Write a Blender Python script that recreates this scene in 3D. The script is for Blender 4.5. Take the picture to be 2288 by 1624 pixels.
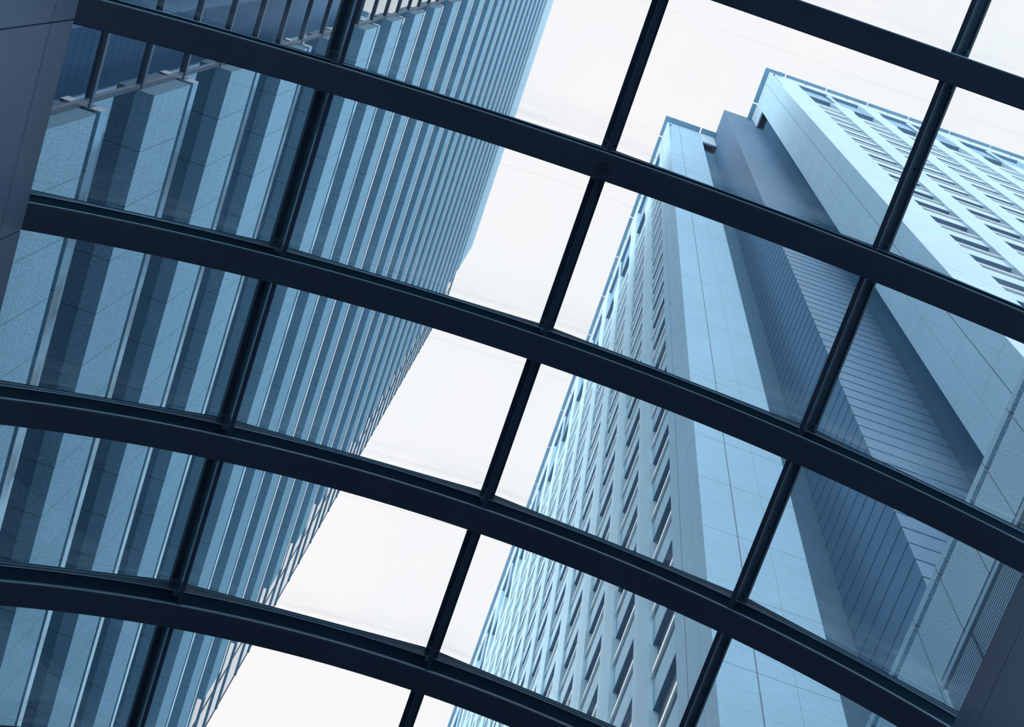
import bpy, math, random
from mathutils import Matrix, Vector
random.seed(3)
sc = bpy.context.scene
for o in list(bpy.data.objects): bpy.data.objects.remove(o)
C = sc.collection
EYE = 1.6                      # eye height above the paving; all heights below are measured from the eye
# ------------------------------------------------------------------ camera
F_PX, W_PX, H_PX = 3607.5, 2288, 1624
RX = Vector((0.94508116, 0.32682081, 0.00312316))      # world X, Y, Z expressed in camera axes (right, down, forward)
RY = Vector((-0.31586243, 0.91085365, 0.26566249))
RZ = Vector((0.08397929, -0.2520591, 0.96406104))
cam_d = bpy.data.cameras.new('camera'); cam = bpy.data.objects.new('camera', cam_d); C.objects.link(cam)
cam_d.sensor_width = 36.0; cam_d.lens = F_PX / W_PX * 36.0; cam_d.clip_start = 0.1; cam_d.clip_end = 1000
m = Matrix(((RX[0], -RX[1], -RX[2], 0), (RY[0], -RY[1], -RY[2], 0), (RZ[0], -RZ[1], -RZ[2], EYE), (0, 0, 0, 1)))
cam.matrix_world = m
sc.camera = cam
# ------------------------------------------------------------------ sky: bright even overcast, brighter haze low down
world = bpy.data.worlds.new('sky'); sc.world = world; world.use_nodes = True
nt = world.node_tree; nt.nodes.clear()
def N(nt, t, **kw):
    n = nt.nodes.new(t)
    for k, v in kw.items(): setattr(n, k, v)
    return n
out = N(nt, 'ShaderNodeOutputWorld'); bg = N(nt, 'ShaderNodeBackground'); tc = N(nt, 'ShaderNodeTexCoord')
sep = N(nt, 'ShaderNodeSeparateXYZ'); nt.links.new(tc.outputs['Generated'], sep.inputs[0])
ramp = N(nt, 'ShaderNodeValToRGB'); nt.links.new(sep.outputs['Z'], ramp.inputs[0])
e = ramp.color_ramp.elements
e[0].position = 0.0; e[0].color = (.33, .4, .46, 1)
e[1].position = 1.0; e[1].color = (.301, .289, .291, 1)
for p, c in ((.03, (.80, .90, .98, 1)), (.50, (.66, .77, .84, 1)), (.70, (.335, .335, .34, 1)), (.80, (.31, .297, .298, 1))):
    x = ramp.color_ramp.elements.new(p); x.color = c
noi = N(nt, 'ShaderNodeTexNoise'); noi.inputs['Scale'].default_value = 3.2; noi.inputs['Detail'].default_value = 5
nt.links.new(tc.outputs['Generated'], noi.inputs['Vector'])
cr = N(nt, 'ShaderNodeValToRGB'); nt.links.new(noi.outputs['Fac'], cr.inputs[0])
cr.color_ramp.elements[0].position = .38; cr.color_ramp.elements[0].color = (.90, .975, .985, 1)
cr.color_ramp.elements[1].position = .60; cr.color_ramp.elements[1].color = (1.03, 1.0, 1.0, 1)
mul = N(nt, 'ShaderNodeMix', data_type='RGBA', blend_type='MULTIPLY'); mul.inputs[0].default_value = 1
nt.links.new(ramp.outputs[0], mul.inputs[6]); nt.links.new(cr.outputs[0], mul.inputs[7])
nt.links.new(mul.outputs[2], bg.inputs[0]); bg.inputs[1].default_value = 3.62
nt.links.new(bg.outputs[0], out.inputs[0])
sc.view_settings.view_transform = 'Standard'; sc.view_settings.look = 'None'
sc.view_settings.exposure = 0.0; sc.view_settings.gamma = 1.0; sc.view_settings.use_curve_mapping = False

# ------------------------------------------------------------------ materials
def new_mat(name):
    mt = bpy.data.materials.new(name); mt.use_nodes = True
    return mt, mt.node_tree, mt.node_tree.nodes['Principled BSDF']
def math_node(nt, op, a, b=None, c=None):
    n = nt.nodes.new('ShaderNodeMath'); n.operation = op
    for i, v in enumerate((a, b, c)):
        if v is None: continue
        if isinstance(v, (int, float)): n.inputs[i].default_value = v
        else: nt.links.new(v, n.inputs[i])
    return n.outputs[0]
def paint(name, col, rough=.45, metal=0.0, spec=.5, var=.12, scale=6):
    mt, nt, b = new_mat(name)
    b.inputs['Roughness'].default_value = rough; b.inputs['Metallic'].default_value = metal
    b.inputs['Specular IOR Level'].default_value = spec
    if not metal: b.inputs['Specular Tint'].default_value = (.5, .75, 1, 1)
    g = nt.nodes.new('ShaderNodeNewGeometry')
    n = nt.nodes.new('ShaderNodeTexNoise'); n.inputs['Scale'].default_value = scale; n.inputs['Detail'].default_value = 4
    nt.links.new(g.outputs['Position'], n.inputs['Vector'])
    r = nt.nodes.new('ShaderNodeValToRGB'); nt.links.new(n.outputs['Fac'], r.inputs[0])
    r.color_ramp.elements[0].position = .3; r.color_ramp.elements[1].position = .7
    r.color_ramp.elements[0].color = tuple(v * (1 - var) for v in col) + (1,)
    r.color_ramp.elements[1].color = tuple(min(1, v * (1 + var)) for v in col) + (1,)
    nt.links.new(r.outputs[0], b.inputs['Base Color'])
    return mt
def stone(name, col, speck, scale, joints=(), rough=.6, zs=.4):
    """speckled granite; joints: (axis, 'mod', spacing, offset, width, strength) or (axis, 'at', coord, 0, width, strength)"""
    mt, nt, b = new_mat(name); b.inputs['Roughness'].default_value = rough
    b.inputs['Specular IOR Level'].default_value = .35
    g = nt.nodes.new('ShaderNodeNewGeometry'); s = nt.nodes.new('ShaderNodeSeparateXYZ'); nt.links.new(g.outputs['Position'], s.inputs[0])
    n = nt.nodes.new('ShaderNodeTexNoise'); n.inputs['Scale'].default_value = scale; n.inputs['Detail'].default_value = 3; n.inputs['Roughness'].default_value = .7
    mp = nt.nodes.new('ShaderNodeMapping'); mp.inputs['Scale'].default_value = (1, 1, zs); nt.links.new(g.outputs['Position'], mp.inputs[0])
    nt.links.new(mp.outputs[0], n.inputs['Vector'])
    r = nt.nodes.new('ShaderNodeValToRGB'); nt.links.new(n.outputs['Fac'], r.inputs[0])
    r.color_ramp.elements[0].position = .32; r.color_ramp.elements[1].position = .68
    r.color_ramp.elements[0].color = tuple(v * (1 - speck) for v in col) + (1,)
    r.color_ramp.elements[1].color = tuple(min(1, v * (1 + speck)) for v in col) + (1,)
    n2 = nt.nodes.new('ShaderNodeTexNoise'); n2.inputs['Scale'].default_value = .35; n2.inputs['Detail'].default_value = 3
    nt.links.new(g.outputs['Position'], n2.inputs['Vector'])
    fac = math_node(nt, 'MULTIPLY_ADD', n2.outputs['Fac'], .24, .88)
    for ax, kind, sp, off, w, st in joints:
        p = s.outputs['XYZ'.index(ax)]
        if kind == 'mod':
            t = math_node(nt, 'FLOORED_MODULO', math_node(nt, 'SUBTRACT', p, off - w / 2), sp)
            hit = math_node(nt, 'LESS_THAN', t, w)
        else:
            hit = math_node(nt, 'LESS_THAN', math_node(nt, 'ABSOLUTE', math_node(nt, 'SUBTRACT', p, sp)), w / 2)
        fac = math_node(nt, 'MULTIPLY', fac, math_node(nt, 'MULTIPLY_ADD', hit, -st, 1.0))
    mx = nt.nodes.new('ShaderNodeVectorMath'); mx.operation = 'SCALE'
    nt.links.new(r.outputs[0], mx.inputs[0]); nt.links.new(fac, mx.inputs['Scale'])
    nt.links.new(mx.outputs[0], b.inputs['Base Color'])
    return mt
ZE = EYE
def seal_mat():
    mt = bpy.data.materials.new('thin clear seal'); mt.use_nodes = True; nt = mt.node_tree; nt.nodes.clear()
    o = nt.nodes.new('ShaderNodeOutputMaterial'); tr = nt.nodes.new('ShaderNodeBsdfTransparent'); df = nt.nodes.new('ShaderNodeBsdfDiffuse')
    df.inputs[0].default_value = (.2, .4, .5, 1); mx = nt.nodes.new('ShaderNodeMixShader'); mx.inputs[0].default_value = .10
    nt.links.new(tr.outputs[0], mx.inputs[1]); nt.links.new(df.outputs[0], mx.inputs[2]); nt.links.new(mx.outputs[0], o.inputs[0])
    return mt
G1 = (.22, .41, .55)
G2 = (.45, .58, .66)
M = {}
M['granite_left'] = stone('pale speckled granite', G1, .44, 62, (('Y', 'mod', .793, 3.97, .014, .55), ('Z', 'mod', 4.07, 17.58 + ZE, .010, .4), ('Z', 'mod', 4.07, 18.32 + ZE, .010, .4)))
M['granite_plain'] = stone('pale granite', (.42, .60, .70), .2, 42)  # lighter copy of the band granite; haze at roof height is in the colour
M['soffit'] = paint('dark blue soffit panel', (.17, .25, .35), .6, 0, .3, .05, 2)  # shade under the openings put into the colour, darker than the stone
M['granite_parapet'] = stone('coarse grey granite', (.38, .54, .64), .5, 34, (('Y', 'mod', 1.125, 5.80, .022, .7),), zs=.75)
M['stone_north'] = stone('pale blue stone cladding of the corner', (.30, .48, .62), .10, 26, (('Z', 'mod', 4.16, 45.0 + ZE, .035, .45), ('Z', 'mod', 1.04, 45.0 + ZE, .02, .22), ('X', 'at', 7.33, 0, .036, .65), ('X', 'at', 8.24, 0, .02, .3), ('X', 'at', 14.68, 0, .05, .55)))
M['stone_west'] = stone('pale stone cladding facing the gap', (.46, .64, .74), .14, 26, (('Z', 'mod', 4.16, 45.0 + ZE, .03, .35), ('Y', 'at', 15.30, 0, .045, .65), ('Y', 'at', 14.47, 0, .02, .3), ('Y', 'at', 7.97, 0, .036, .65), ('Y', 'at', 8.9, 0, .02, .3)))  # stone lightened in colour to stand for light on the west sides
M['stone_w'] = stone('pale stone of the side facade', (.54, .73, .80), .12, 26, (('Z', 'mod', 4.03, 46.0 + ZE, .025, .3),))  # same stone as the other facade, lightened because this side gets less light
M['stone'] = stone('pale stone', G2, .10, 26, (('Z', 'mod', 4.03, 46.0 + ZE, .025, .3),))
M['ledge'] = stone('grey blue roof ledge', (.22, .37, .48), .06, 10)
M['shaft'] = paint('blue grey metal siding', (.13, .225, .33), .45, .0, .5, .06, 2)
M['louvre'] = paint('fine metal louvre', (.30, .44, .54), .4, .2, .5, .05, 2)
M['metal_rail'] = paint('bright metal fascia', (.93, .96, .97), .16, .6, .5, .03, 3)
M['fascia'] = paint('satin metal fascia', (.34, .46, .55), .06, 1.0, .5, .03, 3)
M['dark_metal'] = paint('dark recess metal', (.035, .055, .085), .7, 0, .15)
M['transom'] = paint('grey transom metal', (.065, .09, .13), .4, .0, .5, .05, 3)
def mirror_glass(name, col, rough):
    mt, nt, b = new_mat(name)
    b.inputs['Base Color'].default_value = col + (1,); b.inputs['Metallic'].default_value = 1.0; b.inputs['Roughness'].default_value = rough
    g = nt.nodes.new('ShaderNodeNewGeometry'); n = nt.nodes.new('ShaderNodeTexNoise'); n.inputs['Scale'].default_value = .8
    nt.links.new(g.outputs['Position'], n.inputs['Vector'])
    bp = nt.nodes.new('ShaderNodeBump'); bp.inputs['Strength'].default_value = .008; bp.inputs['Distance'].default_value = .02
    nt.links.new(n.outputs['Fac'], bp.inputs['Height']); nt.links.new(bp.outputs[0], b.inputs['Normal'])
    return mt
M['mirror'] = mirror_glass('reflective tower glass', (.26, .34, .42), .02)
M['window'] = paint('dark window glass', (.075, .115, .18), .35, 0, .3, .10, .6)
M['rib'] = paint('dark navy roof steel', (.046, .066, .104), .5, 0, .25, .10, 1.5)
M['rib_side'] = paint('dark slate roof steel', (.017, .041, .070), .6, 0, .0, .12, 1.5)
M['trim'] = paint('slate grey glazing trim', (.12, .19, .25), .5, .0, .1, .1, 3)
M['bead'] = paint('satin edge bead', (.45, .78, 1.0), .5, 0, .2, .05, 3)  # matte pale blue painting the light caught on rib edges
M['bar'] = paint('dark glazing bar', (.05, .078, .115), .55, 0, .3, .06, 3)
M['fin'] = paint('glossy purlin fin', (.44, .60, .70), .15, .8, .7, .05, 3)
M['cladding'] = paint('slate blue metal cladding', (.14, .205, .31), .45, .1, .5, .07, .8)
M['paving'] = paint('grey floor paving', (.15, .17, .20), .7)
M['forecourt'] = paint('pale forecourt paving', (.16, .18, .20), .7)
M['seal'] = seal_mat()
M['vent'] = paint('dark grey vent metal', (.035, .05, .065), .5)
M['black'] = paint('black void', (.006, .008, .012), .8)
def pane_glass():
    mt = bpy.data.materials.new('clear roof glass'); mt.use_nodes = True; nt = mt.node_tree; nt.nodes.clear()
    o = nt.nodes.new('ShaderNodeOutputMaterial'); tr = nt.nodes.new('ShaderNodeBsdfTransparent'); gl = nt.nodes.new('ShaderNodeBsdfGlossy')
    tr.inputs[0].default_value = (.965, .985, .99, 1); gl.inputs['Roughness'].default_value = .0; gl.inputs[0].default_value = (.85, .93, 1, 1)
    fr = nt.nodes.new('ShaderNodeFresnel'); fr.inputs['IOR'].default_value = 1.5
    mx = nt.nodes.new('ShaderNodeMixShader'); nt.links.new(fr.outputs[0], mx.inputs[0]); nt.links.new(tr.outputs[0], mx.inputs[1]); nt.links.new(gl.outputs[0], mx.inputs[2])
    # thin film of dust
    df = nt.nodes.new('ShaderNodeBsdfTranslucent'); df.inputs[0].default_value = (.70, .88, 1, 1)
    g = nt.nodes.new('ShaderNodeNewGeometry'); n = nt.nodes.new('ShaderNodeTexNoise'); n.inputs['Scale'].default_value = 1.6; n.inputs['Detail'].default_value = 5; n.inputs['Roughness'].default_value = .65
    mp = nt.nodes.new('ShaderNodeMapping'); mp.inputs['Scale'].default_value = (.8, 5, .8)
    nt.links.new(g.outputs['Position'], mp.inputs[0]); nt.links.new(mp.outputs[0], n.inputs['Vector'])
    sp = nt.nodes.new('ShaderNodeSeparateXYZ'); nt.links.new(g.outputs['Position'], sp.inputs[0])
    # rain dirt gathers along the lower edge of every pane, next to the rib
    md = math_node(nt, 'FLOORED_MODULO', math_node(nt, 'SUBTRACT', sp.outputs['Y'], .05), 1.98564)
    e1 = nt.nodes.new('ShaderNodeMapRange'); e1.interpolation_type = 'SMOOTHSTEP'
    e1.inputs[1].default_value = 1.55; e1.inputs[2].default_value = 2.0; e1.inputs[3].default_value = 0; e1.inputs[4].default_value = .09
    nt.links.new(md, e1.inputs[0])
    rg = nt.nodes.new('ShaderNodeMapRange'); rg.inputs[1].default_value = .40; rg.inputs[2].default_value = .70; rg.inputs[3].default_value = .15; rg.inputs[4].default_value = 1
    nt.links.new(n.outputs['Fac'], rg.inputs[0])
    dirt = math_node(nt, 'MULTIPLY_ADD', rg.outputs[0], e1.outputs[0], .006)
    m2 = nt.nodes.new('ShaderNodeMixShader'); nt.links.new(dirt, m2.inputs[0]); nt.links.new(mx.outputs[0], m2.inputs[1]); nt.links.new(df.outputs[0], m2.inputs[2])
    nt.links.new(m2.outputs[0], o.inputs[0])
    return mt
M['pane'] = pane_glass()

# ------------------------------------------------------------------ mesh helpers (points in eye-based coordinates)
class MB:
    def __init__(s): s.v = []; s.f = []
    def poly(s, pts):
        i = len(s.v); s.v += [tuple(p) for p in pts]; s.f.append(tuple(range(i, i + len(pts))))
    def box(s, x0, x1, y0, y1, z0, z1):
        i = len(s.v)
        s.v += [(x0, y0, z0), (x1, y0, z0), (x1, y1, z0), (x0, y1, z0), (x0, y0, z1), (x1, y0, z1), (x1, y1, z1), (x0, y1, z1)]
        for q in ((0, 3, 2, 1), (4, 5, 6, 7), (0, 1, 5, 4), (1, 2, 6, 5), (2, 3, 7, 6), (3, 0, 4, 7)): s.f.append(tuple(i + k for k in q))
        return s
    def loft(s, rings, close=True, caps=True):
        """rings: list of equal-length point loops"""
        n = len(rings[0]); i = len(s.v)
        for r in rings: s.v += [tuple(p) for p in r]
        for a in range(len(rings) - 1):
            for k in range(n if close else n - 1):
                k2 = (k + 1) % n
                s.f.append((i + a * n + k, i + a * n + k2, i + (a + 1) * n + k2, i + (a + 1) * n + k))
        if caps and close:
            s.f.append(tuple(i + k for k in reversed(range(n)))); s.f.append(tuple(i + (len(rings) - 1) * n + k for k in range(n)))
        return s
    def build(s, name, mat, parent=None, smooth=False):
        base = Vector(parent['_b']) if parent else Vector((0, 0, -EYE))
        me = bpy.data.meshes.new(name)
        me.from_pydata([(p[0] - base[0], p[1] - base[1], p[2] - base[2]) for p in s.v], [], s.f)
        me.materials.append(M[mat])
        o = bpy.data.objects.new(name, me); C.objects.link(o)
        if parent:
            root = parent['_o']; o.parent = root
        me.update()
        bpy_fix(me)
        if smooth:
            for p in me.polygons: p.use_smooth = True
        return o
import bmesh
def bpy_fix(me):
    bm = bmesh.new(); bm.from_mesh(me); bmesh.ops.recalc_face_normals(bm, faces=bm.faces); bm.to_mesh(me); bm.free()
def tag(o, label=None, cat=None, group=None, kind=None):
    if label: o['label'] = label
    if cat: o['category'] = cat
    if group: o['group'] = group
    if kind: o['kind'] = kind
    return o
def thing(name, base, label, cat, group=None, kind=None):
    o = bpy.data.objects.new(name, None); C.objects.link(o); o.location = (base[0], base[1], base[2] + EYE)
    o.empty_display_size = .2
    tag(o, label, cat, group, kind)
    return {'_o': o, '_b': base}
def sub(obj, parent):          # handle for sub-parts of a part mesh (the part sits at its thing's origin)
    return {'_o': obj, '_b': parent['_b']}
def project(p):
    d = p[0] * RX + p[1] * RY + p[2] * RZ
    if d[2] <= 0: return None
    return (W_PX / 2 + F_PX * d[0] / d[2], H_PX / 2 + F_PX * d[1] / d[2])
def in_frame(pts, pad=0):
    q = [project(p) for p in pts]
    q = [a for a in q if a]
    if not q: return False
    return max(a[0] for a in q) > -pad and min(a[0] for a in q) < W_PX + pad and max(a[1] for a in q) > -pad and min(a[1] for a in q) < H_PX + pad

# ------------------------------------------------------------------ the setting
XF0, XF1 = -5.3, 5.9
g = MB(); g.box(-60, XF0, -60, 110, -EYE - .2, -EYE); g.box(XF1, 70, -60, 110, -EYE - .2, -EYE); g.box(XF0, XF1, -60, -30, -EYE - .2, -EYE); g.box(XF0, XF1, 40, 110, -EYE - .2, -EYE)
tag(g.build('ground', 'forecourt'), 'pale paved forecourt around the towers', 'ground', kind='structure')
MB().box(XF0, XF1, -30, 40, -EYE - .2, -EYE).build('floor', 'paving')
tag(bpy.data.objects['floor'], 'dark paved ground far below the glass roof', 'floor', kind='structure')

# vault geometry
K = .8
XC, ZC, R0 = .39901 * K, 8.98152 * K, 11.01848 * K
Y0, DY, WR = .08505 * K, 2.48205 * K, .34060 * K
A_NODE, A_STEP = math.radians(-.33), math.radians(17.94)
XL_W, XR_W = -5.856 * K, 6.52 * K
def arc(r, a): return (XC + r * math.sin(a), ZC + r * math.cos(a))
def wall(name, x, xo, ztop, zj, label):
    b = MB().box(min(x, xo), max(x, xo), -3, 14, -EYE, ztop)
    s = 1 if xo > x else -1
    t = thing(name, (x + s * .02, 5, -EYE), label, 'wall', kind='structure')
    MB().box(min(x + s * .02, xo), max(x + s * .02, xo), -3, 14, -EYE, ztop - .01).build('wall_core', 'dark_metal', t)
    ys = [2.285 + 2.03 * k for k in range(-3, 6)]
    for i in range(len(ys) - 1):
        for z0, z1 in ((zj + .006, ztop), (zj - 3.2, zj - .006), (zj - 9, zj - 3.212), (-EYE, zj - 9.012)):
            MB().box(min(x, x + s * .03), max(x, x + s * .03), ys[i] + .008, ys[i + 1] - .008, z0, z1).build('cladding_panel', 'cladding', t)
wall('wall_left', XL_W, XL_W - .5, 14.44, 13.872, 'slate blue metal-clad wall carrying the left ends of the roof ribs')
wall('wall_right', XR_W, XR_W + .5, 14.515, 13.965, 'slate blue metal-clad wall carrying the right ends of the roof ribs')

# ------------------------------------------------------------------ roof ribs
ORD = ['first', 'second', 'third', 'fourth', 'fifth', 'sixth']
RIB_NOTE = ['cutting the upper right corner', 'bearing a round slotted disc', 'crossing just above the middle',
            'leaving the left edge below mid-height', 'lowest one seen as a full band', 'only its upper trim showing bottom left']
A0, A1 = math.radians(-35.6), math.radians(34.8)
NS = 96
def sweep(mb, prof, a0=A0, a1=A1, n=NS, y=0.0):
    rings = []
    for i in range(n + 1):
        a = a0 + (a1 - a0) * i / n
        ring = []
        for (dy, r) in prof:
            X, Z = arc(r, a); ring.append((X, y + dy, Z))
        rings.append(ring)
    mb.loft(rings); return mb
NODE_A = [A_NODE + A_STEP * k for k in (-2, -1, 0, 1, 2)]
RN = 11.80 * K
def chord(mb, y0, y1, r_in, r_out):
    """faceted bar following straight chords between the nodes"""
    rings = []
    for a in NODE_A:
        p = arc(r_in, a); q = arc(r_out, a)
        rings.append([(p[0], y0, p[1]), (p[0], y1, p[1]), (q[0], y1, q[1]), (q[0], y0, q[1])])
    mb.loft(rings); return mb
BV = .012
for k in range(6):
    y = Y0 + DY * k
    X, Z = arc(R0, 0)
    t = thing('arched_rib', (X, y + WR / 2, Z), 'dark steel arched roof rib, %s from the top, %s' % (ORD[k], RIB_NOTE[k]), 'roof rib', 'arched ribs of the glass roof')
    w = WR
    sweep(MB(), [(BV, R0), (w - BV, R0), (w - .003, R0 + .004), (w, R0 + BV), (w, R0 + .022), (0, R0 + .022), (0, R0 + BV), (.003, R0 + .004)], y=y).build('soffit_plate', 'rib', t)
    sweep(MB(), [(.006, R0 + .03), (w - .006, R0 + .03), (w - .016, R0 + .10), (.016, R0 + .10)], y=y).build('side_trim', 'trim', t)
    sweep(MB(), [(.022, R0 + .022), (w - .022, R0 + .022), (w - .022, R0 + .375), (.022, R0 + .375)], y=y).build('web', 'rib_side', t)
    for yy, rr in ((.002, R0 + .026), (.012, R0 + .378)):
        rb = .0062
        ring = [(yy + rb * math.cos(q * math.pi / 3), rr + rb * math.sin(q * math.pi / 3)) for q in range(6)]
        sweep(MB(), ring, y=y).build('edge_bead', 'bead', t, True)  # highlight along the rib edge, built as a thin pale strip
    sweep(MB(), [(.010, R0 + .382), (w - .010, R0 + .382), (w - .010, R0 + .394), (.010, R0 + .394)], y=y).build('top_flange', 'rib_side', t)
    g = chord(MB(), y + .035, y + w - .035, RN - .17, RN + .03).build('glazing_bar', 'trim', t)
    chord(MB(), y + .027, y + .036, RN - .03, RN - .018).build('gasket', 'bead', sub(g, t))
    chord(MB(), y + .022, y + .036, RN - .016, RN - .002).build('gasket', 'dark_metal', sub(g, t))

# ------------------------------------------------------------------ purlins
PN = ['left', 'middle', 'right']
YA, YB = Y0 - 1.35, Y0 + DY * 5 + .6
for j, a in enumerate(NODE_A[1:4]):
    X, Z = arc(RN, a)
    t = thing('roof_purlin', (X, (YA + YB) / 2, Z), 'dark steel purlin linking the arched ribs, %s of the three' % ('leftmost' if j == 0 else 'middle' if j == 1 else 'rightmost'), 'roof purlin', 'purlins of the glass roof')
    er = Vector((math.sin(a), 0, math.cos(a))); et = Vector((math.cos(a), 0, -math.sin(a)))
    ctr = Vector((XC, 0, ZC))
    def P(r, tt, yy): q = ctr + er * r + et * tt; return (q[0], yy, q[2])
    def bar(mb, r0, r1, t0, t1, ya, yb):
        mb.loft([[P(r0, t0, yy), P(r0, t1, yy), P(r1, t1, yy), P(r1, t0, yy)] for yy in (ya, yb)]); return mb
    segs = []
    edges = [YA] + [v for k in range(6) for v in (Y0 + DY * k + .02, Y0 + DY * k + WR - .02)] + [YB]
    for i in range(0, len(edges), 2):
        ya, yb = edges[i], edges[i + 1]
        gb = MB(); hw = .078
        bar(gb, RN - .155, RN + .02, -hw, -.008, ya, yb); bar(gb, RN - .155, RN + .02, -.001, hw, ya, yb); bar(gb, RN - .13, RN + .01, -.0085, -.0005, ya, yb)
        go = gb.build('glazing_bar', 'bar', t)
        gg = MB(); bar(gg, RN - .158, RN - .150, .016, .05, ya, yb); gg.build('gasket', 'trim', sub(go, t))
        f = MB(); ft = .0
        rings = []
        bar(f, R0 + .05, RN - .15, -.021, .021, ya, yb); fo = f.build('fin', 'fin', t); f = MB(); bar(f, R0 + .038, R0 + .05, -.022, .022, ya, yb); f.build('fin_edge', 'rib', sub(fo, t))
        # cleats and bolts at each end of the bay
        for yy, sg in ((ya, 1), (yb, -1)):
            c = MB(); bar(c, RN - .36, RN - .155, -.055, -.02, min(yy, yy + sg * .012), max(yy, yy + sg * .012))
            bar(c, RN - .19, RN - .157, -.075, .075, min(yy, yy + sg * .10), max(yy, yy + sg * .10)); co = c.build('cleat', 'trim', t)
            for tt in (-.05, .05):
                bm_ = MB(); ring = lambda rr, rad: [P(rr, tt + rad * math.cos(q * math.pi / 4), yy + sg * .06 + rad * math.sin(q * math.pi / 4)) for q in range(8)]
                bm_.loft([ring(RN - .20, .011), ring(RN - .188, .012)]); bm_.build('bolt', 'black', sub(co, t))
    if j == 0 or True:
        for k in range(7):      # small screws half way along
            yy = Y0 + DY * (k - .42)
            if yy > YB: continue
            for tt in (-.05, .028):
                s_ = MB()
                ring = lambda rr, rad: [P(rr, tt + rad * math.cos(q * math.pi / 4), yy + rad * math.sin(q * math.pi / 4)) for q in range(8)]
                s_.loft([ring(RN - .162, .008), ring(RN - .154, .010)])
                s_.build('screw', 'black', t)

# ------------------------------------------------------------------ glass panes
COLN = ['left of the leftmost purlin', 'right of the leftmost purlin', 'left of the rightmost purlin', 'right of the rightmost purlin']
for b in range(-1, 6):
    ya = Y0 + DY * b + WR - .033; yb = Y0 + DY * (b + 1) + .033
    if b == -1: ya = YA - .3
    if b == 5: yb = YB + 1.0
    for s_ in range(4):
        a, c = NODE_A[s_], NODE_A[s_ + 1]
        pa, pc = arc(RN, a), arc(RN, c)
        tx, tz = pc[0] - pa[0], pc[1] - pa[1]; L = math.hypot(tx, tz); tx /= L; tz /= L
        pa = (pa[0] + tx * .05, pa[1] + tz * .05); pc = (pc[0] - tx * .05, pc[1] - tz * .05)
        nx, nz = -tz, tx
        if s_ == 0: vis = [(XL_W, yy, 14.44) for yy in (ya, yb)] + [(pc[0], yy, pc[1]) for yy in (ya, yb)]
        elif s_ == 3: vis = [(XR_W, yy, 14.51) for yy in (ya, yb)] + [(pa[0], yy, pa[1]) for yy in (ya, yb)]
        else: vis = [(q[0], yy, q[1]) for q in (pa, pc) for yy in (ya, yb)]
        if not in_frame(vis, -8): continue
        if b == -1: where = 'above the first rib from top'
        elif b == 5: where = 'below the sixth rib from top'
        else: where = 'between %s and %s ribs from top' % (ORD[b], ORD[b + 1])
        mid = ((pa[0] + pc[0]) / 2, (ya + yb) / 2, (pa[1] + pc[1]) / 2)
        t = thing('glass_pane', mid, 'roof glass pane %s, %s' % (where, COLN[s_]), 'glass pane', 'panes of the glass roof')
        g = MB(); h = .012
        g.loft([[(q[0] - nx * h * e_, yy, q[1] - nz * h * e_) for e_ in (1, 0)] + [(q[0], yy, q[1]) for q in ()] for q, yy in ()]) if False else None
        A, B = (pa[0], pa[1]), (pc[0], pc[1]); A2, B2 = (pa[0] + nx * h, pa[1] + nz * h), (pc[0] + nx * h, pc[1] + nz * h)
        g.loft([[(A[0], yy, A[1]), (B[0], yy, B[1]), (B2[0], yy, B2[1]), (A2[0], yy, A2[1])] for yy in (ya, yb)])
        g.build('sheet', 'pane', t)
        if b >= 0:
            for yl, w_ in ((yb - .09, .005), (ya + .27, .005)):
                q = MB(); q.loft([[(A2[0], yy, A2[1]), (B2[0], yy, B2[1]), (B2[0] + nx * .006, yy, B2[1] + nz * .006), (A2[0] + nx * .006, yy, A2[1] + nz * .006)] for yy in (yl, yl + w_)])
                q.build('seal_line', 'seal', t)

# ------------------------------------------------------------------ round slotted disc on the second rib
vx, vy = .27, 2.185
vz = ZC + math.sqrt(R0 ** 2 - (vx - XC) ** 2)
t = thing('round_vent', (vx, vy, vz), 'small dark round disc with a ring of slots under a roof rib', 'vent')
def disc(z0, z1, r0, r1, n=40): return [[(vx + r * math.cos(2 * math.pi * i / n), vy + r * math.sin(2 * math.pi * i / n), z) for i in range(n)] for z, r in ((z0, r0), (z1, r1))]
MB().loft(disc(vz - .003, vz - .012, .066, .062)).build('rim', 'vent', t)
MB().loft(disc(vz - .012, vz - .018, .052, .048)).build('face_plate', 'vent', t)
sl = MB()
for i in range(10):
    a = 2 * math.pi * i / 10
    c = Vector((vx + .036 * math.cos(a), vy + .036 * math.sin(a), 0)); u = Vector((-math.sin(a), math.cos(a), 0)); v = Vector((math.cos(a), math.sin(a), 0))
    sl.loft([[(c + u * p * .008 + v * q * .004)[:2] + (z,) for p, q in ((-1, -1), (1, -1), (1, 1), (-1, 1))] for z in (vz - .0175, vz - .0195)])
sl.build('slots', 'black', t)

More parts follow.
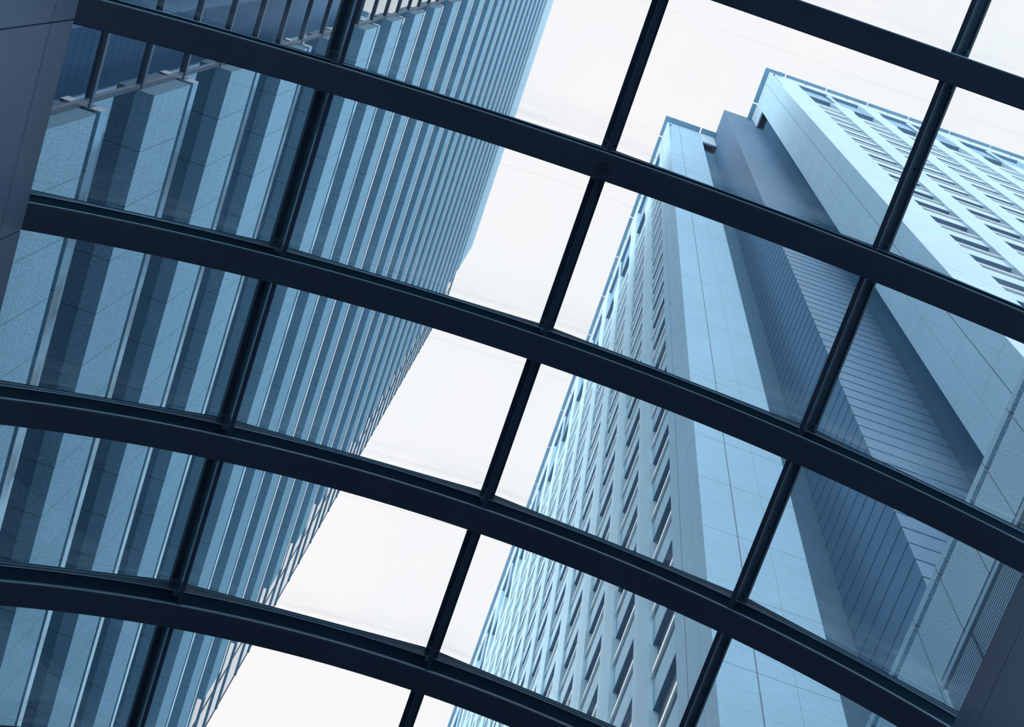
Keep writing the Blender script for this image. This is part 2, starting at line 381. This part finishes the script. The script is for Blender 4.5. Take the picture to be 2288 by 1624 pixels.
# ------------------------------------------------------------------ left tower
XL = -5.6; XG = -5.86
S = [2.96, 7.02, 11.08, 15.14, 19.20, 23.27, 27.36, 31.45, 35.55, 39.66, 43.72, 47.83, 52.07, 56.9, 61.55, 66.18, 70.78, 75.07, 79.22, 83.38, 87.58, 91.8, 96.0, 100.1, 104.33, 108.6, 112.7]
YS, YE = 3.97, 26.4
t = thing('office_tower', (-16, 12, -EYE), 'office tower with long pale granite bands between strips of reflective glass', 'building')
MB().box(-28, XG - .10, -8, 30.1, -EYE, 117.9).build('tower_core', 'dark_metal', t)
MB().box(XG - .10, XG, -8, 30.2, -EYE, 118.1).build('glass_wall', 'mirror', t)
for i, s0 in enumerate(S):
    top = s0 - .30; prev = S[i - 1] if i else -1.1
    bot = top - 1.73
    b = MB().box(XG, XL, YS, YE, bot, top).build('spandrel_band', 'granite_left', t)
    r = MB().box(XG, XL - .13, YS + .05, YE - .01, top, s0 - .13).build('shadow_gap', 'black', sub(b, t))
    MB().box(XG, XL, YS - .005, YE + .005, s0 - .13, s0 + .14).build('metal_fascia', 'fascia', sub(b, t))
MB().box(-7.2, XL, YS, YE, 115.1, 124.9).build('roof_parapet', 'granite_plain', t)
for i, s0 in enumerate(S):
    for zc in (s0 + .15, s0 - 1.90):
        if 15 < zc < 60: MB().box(XG, XG + .045, -8, YS, zc - .05, zc + .05).build('transom', 'transom', t)
        if zc > 40: MB().box(XG, XG + .045, YE, 30.25, zc - .05, zc + .05).build('transom', 'ledge', t)
MB().box(XG, XG + .03, 3.90, 3.965, 0, 117).build('mullion', 'transom', t)
for yy in (26.45, 28.3, 30.2): MB().box(XG, XG + .02, yy - .025, yy + .025, 0, 118).build('mullion', 'transom', t)
for zc in (117.95,): MB().box(XG - .3, XG + .05, YE, 30.25, zc - .1, zc + .25).build('coping', 'ledge', t)

# ------------------------------------------------------------------ right tower
XW, YN = 6.34, 13.74          # west face and north face of the projecting corner
XC2, YC2 = 13.02, 7.00        # corner of the rear wing
HT = 140.0
T = [121.1, 117.2, 113.15, 109.2, 105.05, 101.05, 97.1, 93.1, 88.95, 84.93, 80.7, 76.2, 71.7, 66.95, 62.6, 58.35, 54.25, 50.2, 46.15, 42.1, 38.07, 34.02, 30.0, 26.0, 22.0, 18.0, 14.0]
YW_END, XN_END = 92.0, 52.0
t = thing('office_tower', (30, 40, -EYE), 'pale stone office tower with recessed windows and a ribbed shaft in its notch', 'building')
MB().box(6.66, 60, 14.5, YW_END, -EYE, 139).build('tower_core', 'dark_metal', t)
MB().box(13.72, 60, 7.31, 14.5, -EYE, 139).build('tower_core', 'dark_metal', t)
# corner piers
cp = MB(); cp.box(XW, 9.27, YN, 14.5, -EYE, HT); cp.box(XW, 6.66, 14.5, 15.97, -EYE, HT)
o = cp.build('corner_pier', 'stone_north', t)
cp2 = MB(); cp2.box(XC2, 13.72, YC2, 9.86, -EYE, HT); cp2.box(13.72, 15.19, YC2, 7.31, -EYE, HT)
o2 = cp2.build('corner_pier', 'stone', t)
for ob in (o, o2):            # west-facing sides carry their own joints and a tone offsetting weaker light
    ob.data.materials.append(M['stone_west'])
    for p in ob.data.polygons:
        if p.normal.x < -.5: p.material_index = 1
# notch header beams
MB().box(9.27, 10.52, YN, YN + .09, 134.45, HT).build('header_beam', 'stone', t)
MB().box(XC2, XC2 + .09, 9.86, 11.2, 134.45, HT).build('header_beam', 'stone', t)
# fine louvred recess walls
def louvres(mb, horiz, z0, z1, sp, f0, f1, plane, dep):
    n = int((z1 - z0) / sp)
    for i in range(n):
        a = z0 + i * sp
        if horiz == 'N':
            mb.poly([(f0, plane - dep, a), (f1, plane - dep, a), (f1, plane, a + sp), (f0, plane, a + sp)])
            mb.poly([(f0, plane, a), (f1, plane, a), (f1, plane - dep, a), (f0, plane - dep, a)])
        else:
            mb.poly([(plane - dep, f0, a), (plane - dep, f1, a), (plane, f1, a + sp), (plane, f0, a + sp)])
            mb.poly([(plane, f0, a), (plane, f1, a), (plane - dep, f1, a), (plane - dep, f0, a)])
mb = MB(); louvres(mb, 'N', 27, 142, .066, 9.2, 10.6, 14.48, .02); mb.build('louvred_recess', 'louvre', t)
mb = MB(); louvres(mb, 'W', 27, 142, .066, 9.8, 11.3, 13.70, .02); mb.build('louvred_recess', 'louvre', t)
# ribbed shaft in the notch
SX, SY, SP = 10.62, 11.31, 1.085
mb = MB(); mb.box(SX + .02, 13.72, SY + .02, 14.5, 0, HT + .4)
z = 37.2 - 30 * SP
while z < HT + .2:
    z1 = min(z + SP, HT + .4)
    def sq(o_, zz): return [(SX - o_, SY - o_, zz), (13.68, SY - o_, zz), (13.68, 14.46, zz), (SX - o_, 14.46, zz)]
    mb.loft([sq(0, z), sq(.085, z1 - .05)])          # each course leans out towards its top edge
    mb.loft([sq(.105, z1 - .05), sq(.105, z1 - .01)])
    z += SP
mb.build('ribbed_shaft', 'shaft', t)
# spandrel bands and windows
wins = []
def opening(k):               # (top of opening, top of spandrel below)
    per = T[k] - T[k + 1] if k + 1 < len(T) else 4.0
    return T[k], T[k + 1] + 1.52 if k + 1 < len(T) else T[k] - 2.5
for k in range(len(T)):
    hi, lo = opening(k)
    nxt_lo = opening(k - 1)[1] if k else 122.62
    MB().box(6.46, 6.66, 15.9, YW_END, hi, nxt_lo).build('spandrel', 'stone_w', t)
    MB().box(15.1, XN_END, 7.12, 7.31, hi, nxt_lo).build('spandrel', 'stone', t)
MB().box(6.36, 6.66, 15.9, YW_END, 127.15, 127.45).build('gallery_slab', 'stone', t)
MB().box(15.1, XN_END, 7.02, 7.31, 127.15, 127.45).build('gallery_slab', 'stone', t)
MB().box(6.36, 6.66, 15.9, YW_END, 136.8, HT - .3).build('cornice_band', 'stone', t)
MB().box(15.1, XN_END, 7.02, 7.31, 136.8, HT - .3).build('cornice_band', 'stone', t)
for z0, z1, d, mt_ in ((122.62, 127.15, .27, 'window'), (127.45, 136.8, .27, 'ledge')):
    MB().box(XW + d, XW + d + .05, 15.9, YW_END, z0, z1).build('loggia_wall', mt_, t)
    MB().box(15.1, XN_END, YC2 + d, YC2 + d + .04, z0, z1).build('loggia_wall', mt_, t)
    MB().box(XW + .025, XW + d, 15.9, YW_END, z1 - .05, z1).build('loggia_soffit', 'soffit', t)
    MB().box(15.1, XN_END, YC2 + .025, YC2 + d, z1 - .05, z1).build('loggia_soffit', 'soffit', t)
    MB().box(XW + .10, XW + .2, 15.9, YW_END, z0 + .12, z0 + .22).build('loggia_rail', 'metal_rail', t)
    MB().box(15.1, XN_END, YC2 + .10, YC2 + .2, z0 + .12, z0 + .22).build('loggia_rail', 'metal_rail', t)
# pilasters (outline in elevation with flared heads, chamfered on the far side)
def pilaster(u0, u1, face, west, idx):
    mb = MB()
    full = idx % 2 == 1        # every other pilaster stops below the top gallery, where a slim round post carries on
    prof = [(-EYE, 0), (125.0, 0), (126.1, .14), (127.15, .20), (127.15, .0)]
    prof += [(134.6, 0), (135.6, .16), (136.8, .22), (HT - .3, .22)] if full else [(127.45, 0)]
    def pt(u, d, z): return (face + d, u, z) if west else (u, face + d, z)
    rings = []
    for z, fl in prof:
        a0, a1 = u0 - fl, u1 + fl
        rings.append([pt(a0, 0, z), pt(u1 - .38 + fl, 0, z), pt(a1 + .10, .055, z), pt(a1 + .10, .32, z), pt(a0, .32, z)])
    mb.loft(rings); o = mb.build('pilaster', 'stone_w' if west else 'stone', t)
    if not full:
        um = (u0 + u1) / 2 + .1; p_ = MB()
        p_.loft([[pt(um + rr * math.cos(q * math.pi / 8), .15 + .12 * math.sin(q * math.pi / 8), z) for q in range(16)] for z, rr in ((127.45, .16), (135.6, .16), (136.8, .32))])
        p_.build('gallery_post', 'stone', t)
    return o
WC = [(15.97, 18.0)]; 
k = 0
while 19.42 + 3.68 * k < YW_END:
    e1 = 19.42 + 3.68 * k; pilaster(e1 - 1.42, e1, XW, True, k)
    WC.append((e1 + .1, e1 + 3.68 - 1.42)); k += 1
NC = [(15.19, 17.25)]; k = 0
while 18.63 + 3.5 * k < XN_END:
    e1 = 18.63 + 3.5 * k; pilaster(e1 - 1.40, e1, YC2, False, k)
    NC.append((e1 + .1, e1 + 3.5 - 1.40)); k += 1
def area(pts):
    q = [project(p) for p in pts]
    if any(a is None for a in q): return 0
    if not in_frame(pts, -4): return 0
    return abs(sum(q[i][0] * q[(i + 1) % 4][1] - q[(i + 1) % 4][0] * q[i][1] for i in range(4))) / 2
for k in range(len(T)):
    hi, lo = opening(k)
    for (u0, u1) in WC: wins.append((area([(XW, u0, hi), (XW, u1, hi), (XW, u1, lo), (XW, u0, lo)]), 1, u0, u1, hi, lo))
    for (u0, u1) in NC: wins.append((area([(u0, YC2, hi), (u1, YC2, hi), (u1, YC2, lo), (u0, YC2, lo)]), 0, u0, u1, hi, lo))
wins.sort(key=lambda w: -w[0])
def win_geo(mb, what, w):
    _, west, u0, u1, hi, lo = w
    rail_t = lo + .55; rail_b = lo + .32
    if what == 'pane': d0, d1, z0, z1 = .265, .32, lo, hi
    elif what == 'soffit': d0, d1, z0, z1 = .125, .265, hi - .02, hi
    elif what == 'rail':       # fascia leaning back slightly
        prof = [(.05, rail_b), (.20, rail_b), (.20, rail_t), (.05 + .004, rail_t)]
        mb.loft([[((XW + d, u, z) if west else (u, YC2 + d, z)) for d, z in prof] for u in (u0 - .02, u1 + .02)])
        return
    else: d0, d1, z0, z1 = .17, .265, lo, rail_b
    if west: mb.box(XW + d0, XW + d1, u0 - .02, u1 + .02, z0, z1)
    else: mb.box(u0 - .02, u1 + .02, YC2 + d0, YC2 + d1, z0, z1)
rest = (MB(), MB(), MB(), MB())
for i, w in enumerate(wins):
    if i < 100:
        a = MB(); win_geo(a, 'pane', w); wo = a.build('window', 'window', t)
        a = MB(); win_geo(a, 'rail', w); a.build('sill_rail', 'metal_rail', sub(wo, t))
        a = MB(); win_geo(a, 'soffit', w); a.build('window_head', 'soffit', sub(wo, t))  # thin dark sheet painting in the shade beneath the spandrel
        a = MB(); win_geo(a, 'gap', w); a.build('sill_recess', 'dark_metal', sub(wo, t))
    else:
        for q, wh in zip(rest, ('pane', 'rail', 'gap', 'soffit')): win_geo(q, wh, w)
tag(rest[0].build('distant_windows', 'window', t), kind='stuff')
tag(rest[1].build('distant_sill_rails', 'metal_rail', t), kind='stuff')
tag(rest[2].build('distant_sill_recesses', 'dark_metal', t), kind='stuff')
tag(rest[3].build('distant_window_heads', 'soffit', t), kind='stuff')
# projecting roof ledge in lengths with open gaps
LT = .30
gw = .065
def ledge_w(x0, x1, ya, yb): MB().box(x0, x1, ya, yb, HT, HT + LT).build('roof_ledge', 'ledge', t)
ys = [13.26] + [15.08 + 3.735 * i for i in range(21)]
for i in range(len(ys) - 1):
    ledge_w(6.00, 6.29, ys[i] + (gw if i else 0), ys[i + 1] - gw)
ledge_w(6.29, 9.2 - gw, 13.26, 13.72); ledge_w(9.2 + gw, 10.56, 13.26, 13.72)
ledge_w(12.59, 12.98, 6.70, 9.83 - gw); ledge_w(12.59, 12.98, 9.83 + gw, 11.25)
xs = [12.98] + [14.38 + 3.68 * i for i in range(11)]
for i in range(len(xs) - 1): ledge_w(xs[i] + (gw if i else 0), xs[i + 1] - gw, 6.70, 6.96)
# brackets tying the ledge back
for xx, yy, zz in ((6.50, YN, 137.9), (13.20, YC2, 137.6)):     # small lamp and its conduit under the roof ledge
    l_ = MB().box(xx - .09, xx + .09, yy - .14, yy, zz - .1, zz + .1).build('lamp', 'ledge', t)
    MB().box(xx - .02, xx + .02, yy - .03, yy, zz - 9, zz - .1).build('conduit', 'ledge', sub(l_, t))
dd = MB(); dd.loft([[(13.86 + .22 * math.cos(q * math.pi / 10), 6.86 + .22 * math.sin(q * math.pi / 10), zz) for q in range(20)] for zz in (HT - .16, HT)])
dd.build('round_fitting', 'ledge', t)
def bracket(*q): MB().box(*q).build('ledge_bracket', 'ledge', t)
for yy in [16.9 + 3.735 * i for i in range(20)]: bracket(6.2, 6.5, yy, yy + .06, HT - .28, HT - .02)
for xx in [16.2 + 3.68 * i for i in range(10)]: bracket(xx, xx + .06, 6.9, 7.2, HT - .28, HT - .02)
# ------------------------------------------------------------------ low granite wall with louvre slot, in front of the notch
t = thing('granite_parapet', (9.4, 5, -EYE), 'coarse granite wall with a metal louvre band below its coping, before the notched tower', 'wall')
XP = 9.0
pw = MB(); pw.box(XP, 10.2, -6, 13.7, 26.5, 28.8); pw.box(XP, 10.2, 10.2, 13.7, 20, 26.5); pw.box(XP, 10.2, -6, 10.2, 20, 24.9)
pw.build('granite_face', 'granite_parapet', t)
MB().box(XP + .10, 10.2, -6, 13.7, 28.8, 29.08).build('coping_recess', 'granite_parapet', t)
MB().box(XP, 10.2, -6, 13.7, 29.08, 29.38).build('coping', 'granite_parapet', t)
MB().box(XP + .12, XP + .2, -6, 10.2, 24.9, 26.5).build('slot_back', 'dark_metal', t)
MB().box(XP - .01, XP + .10, -6, 10.25, 26.20, 26.38).build('head_rail', 'louvre', t)
lv = MB()
for i in range(11):
    z = 25.0 + i * .0985
    lv.box(XP + .01, XP + .09, -6, 10.12, z, z + .045)
lv.build('louvre_band', 'louvre', t)
for yy in (9.03, 6.9, 4.78): MB().box(XP, XP + .11, yy - .018, yy + .018, 24.9, 26.1).build('louvre_post', 'dark_metal', t)

for o in bpy.data.objects:
    for k in ('_b', '_o'):
        if k in o: del o[k]
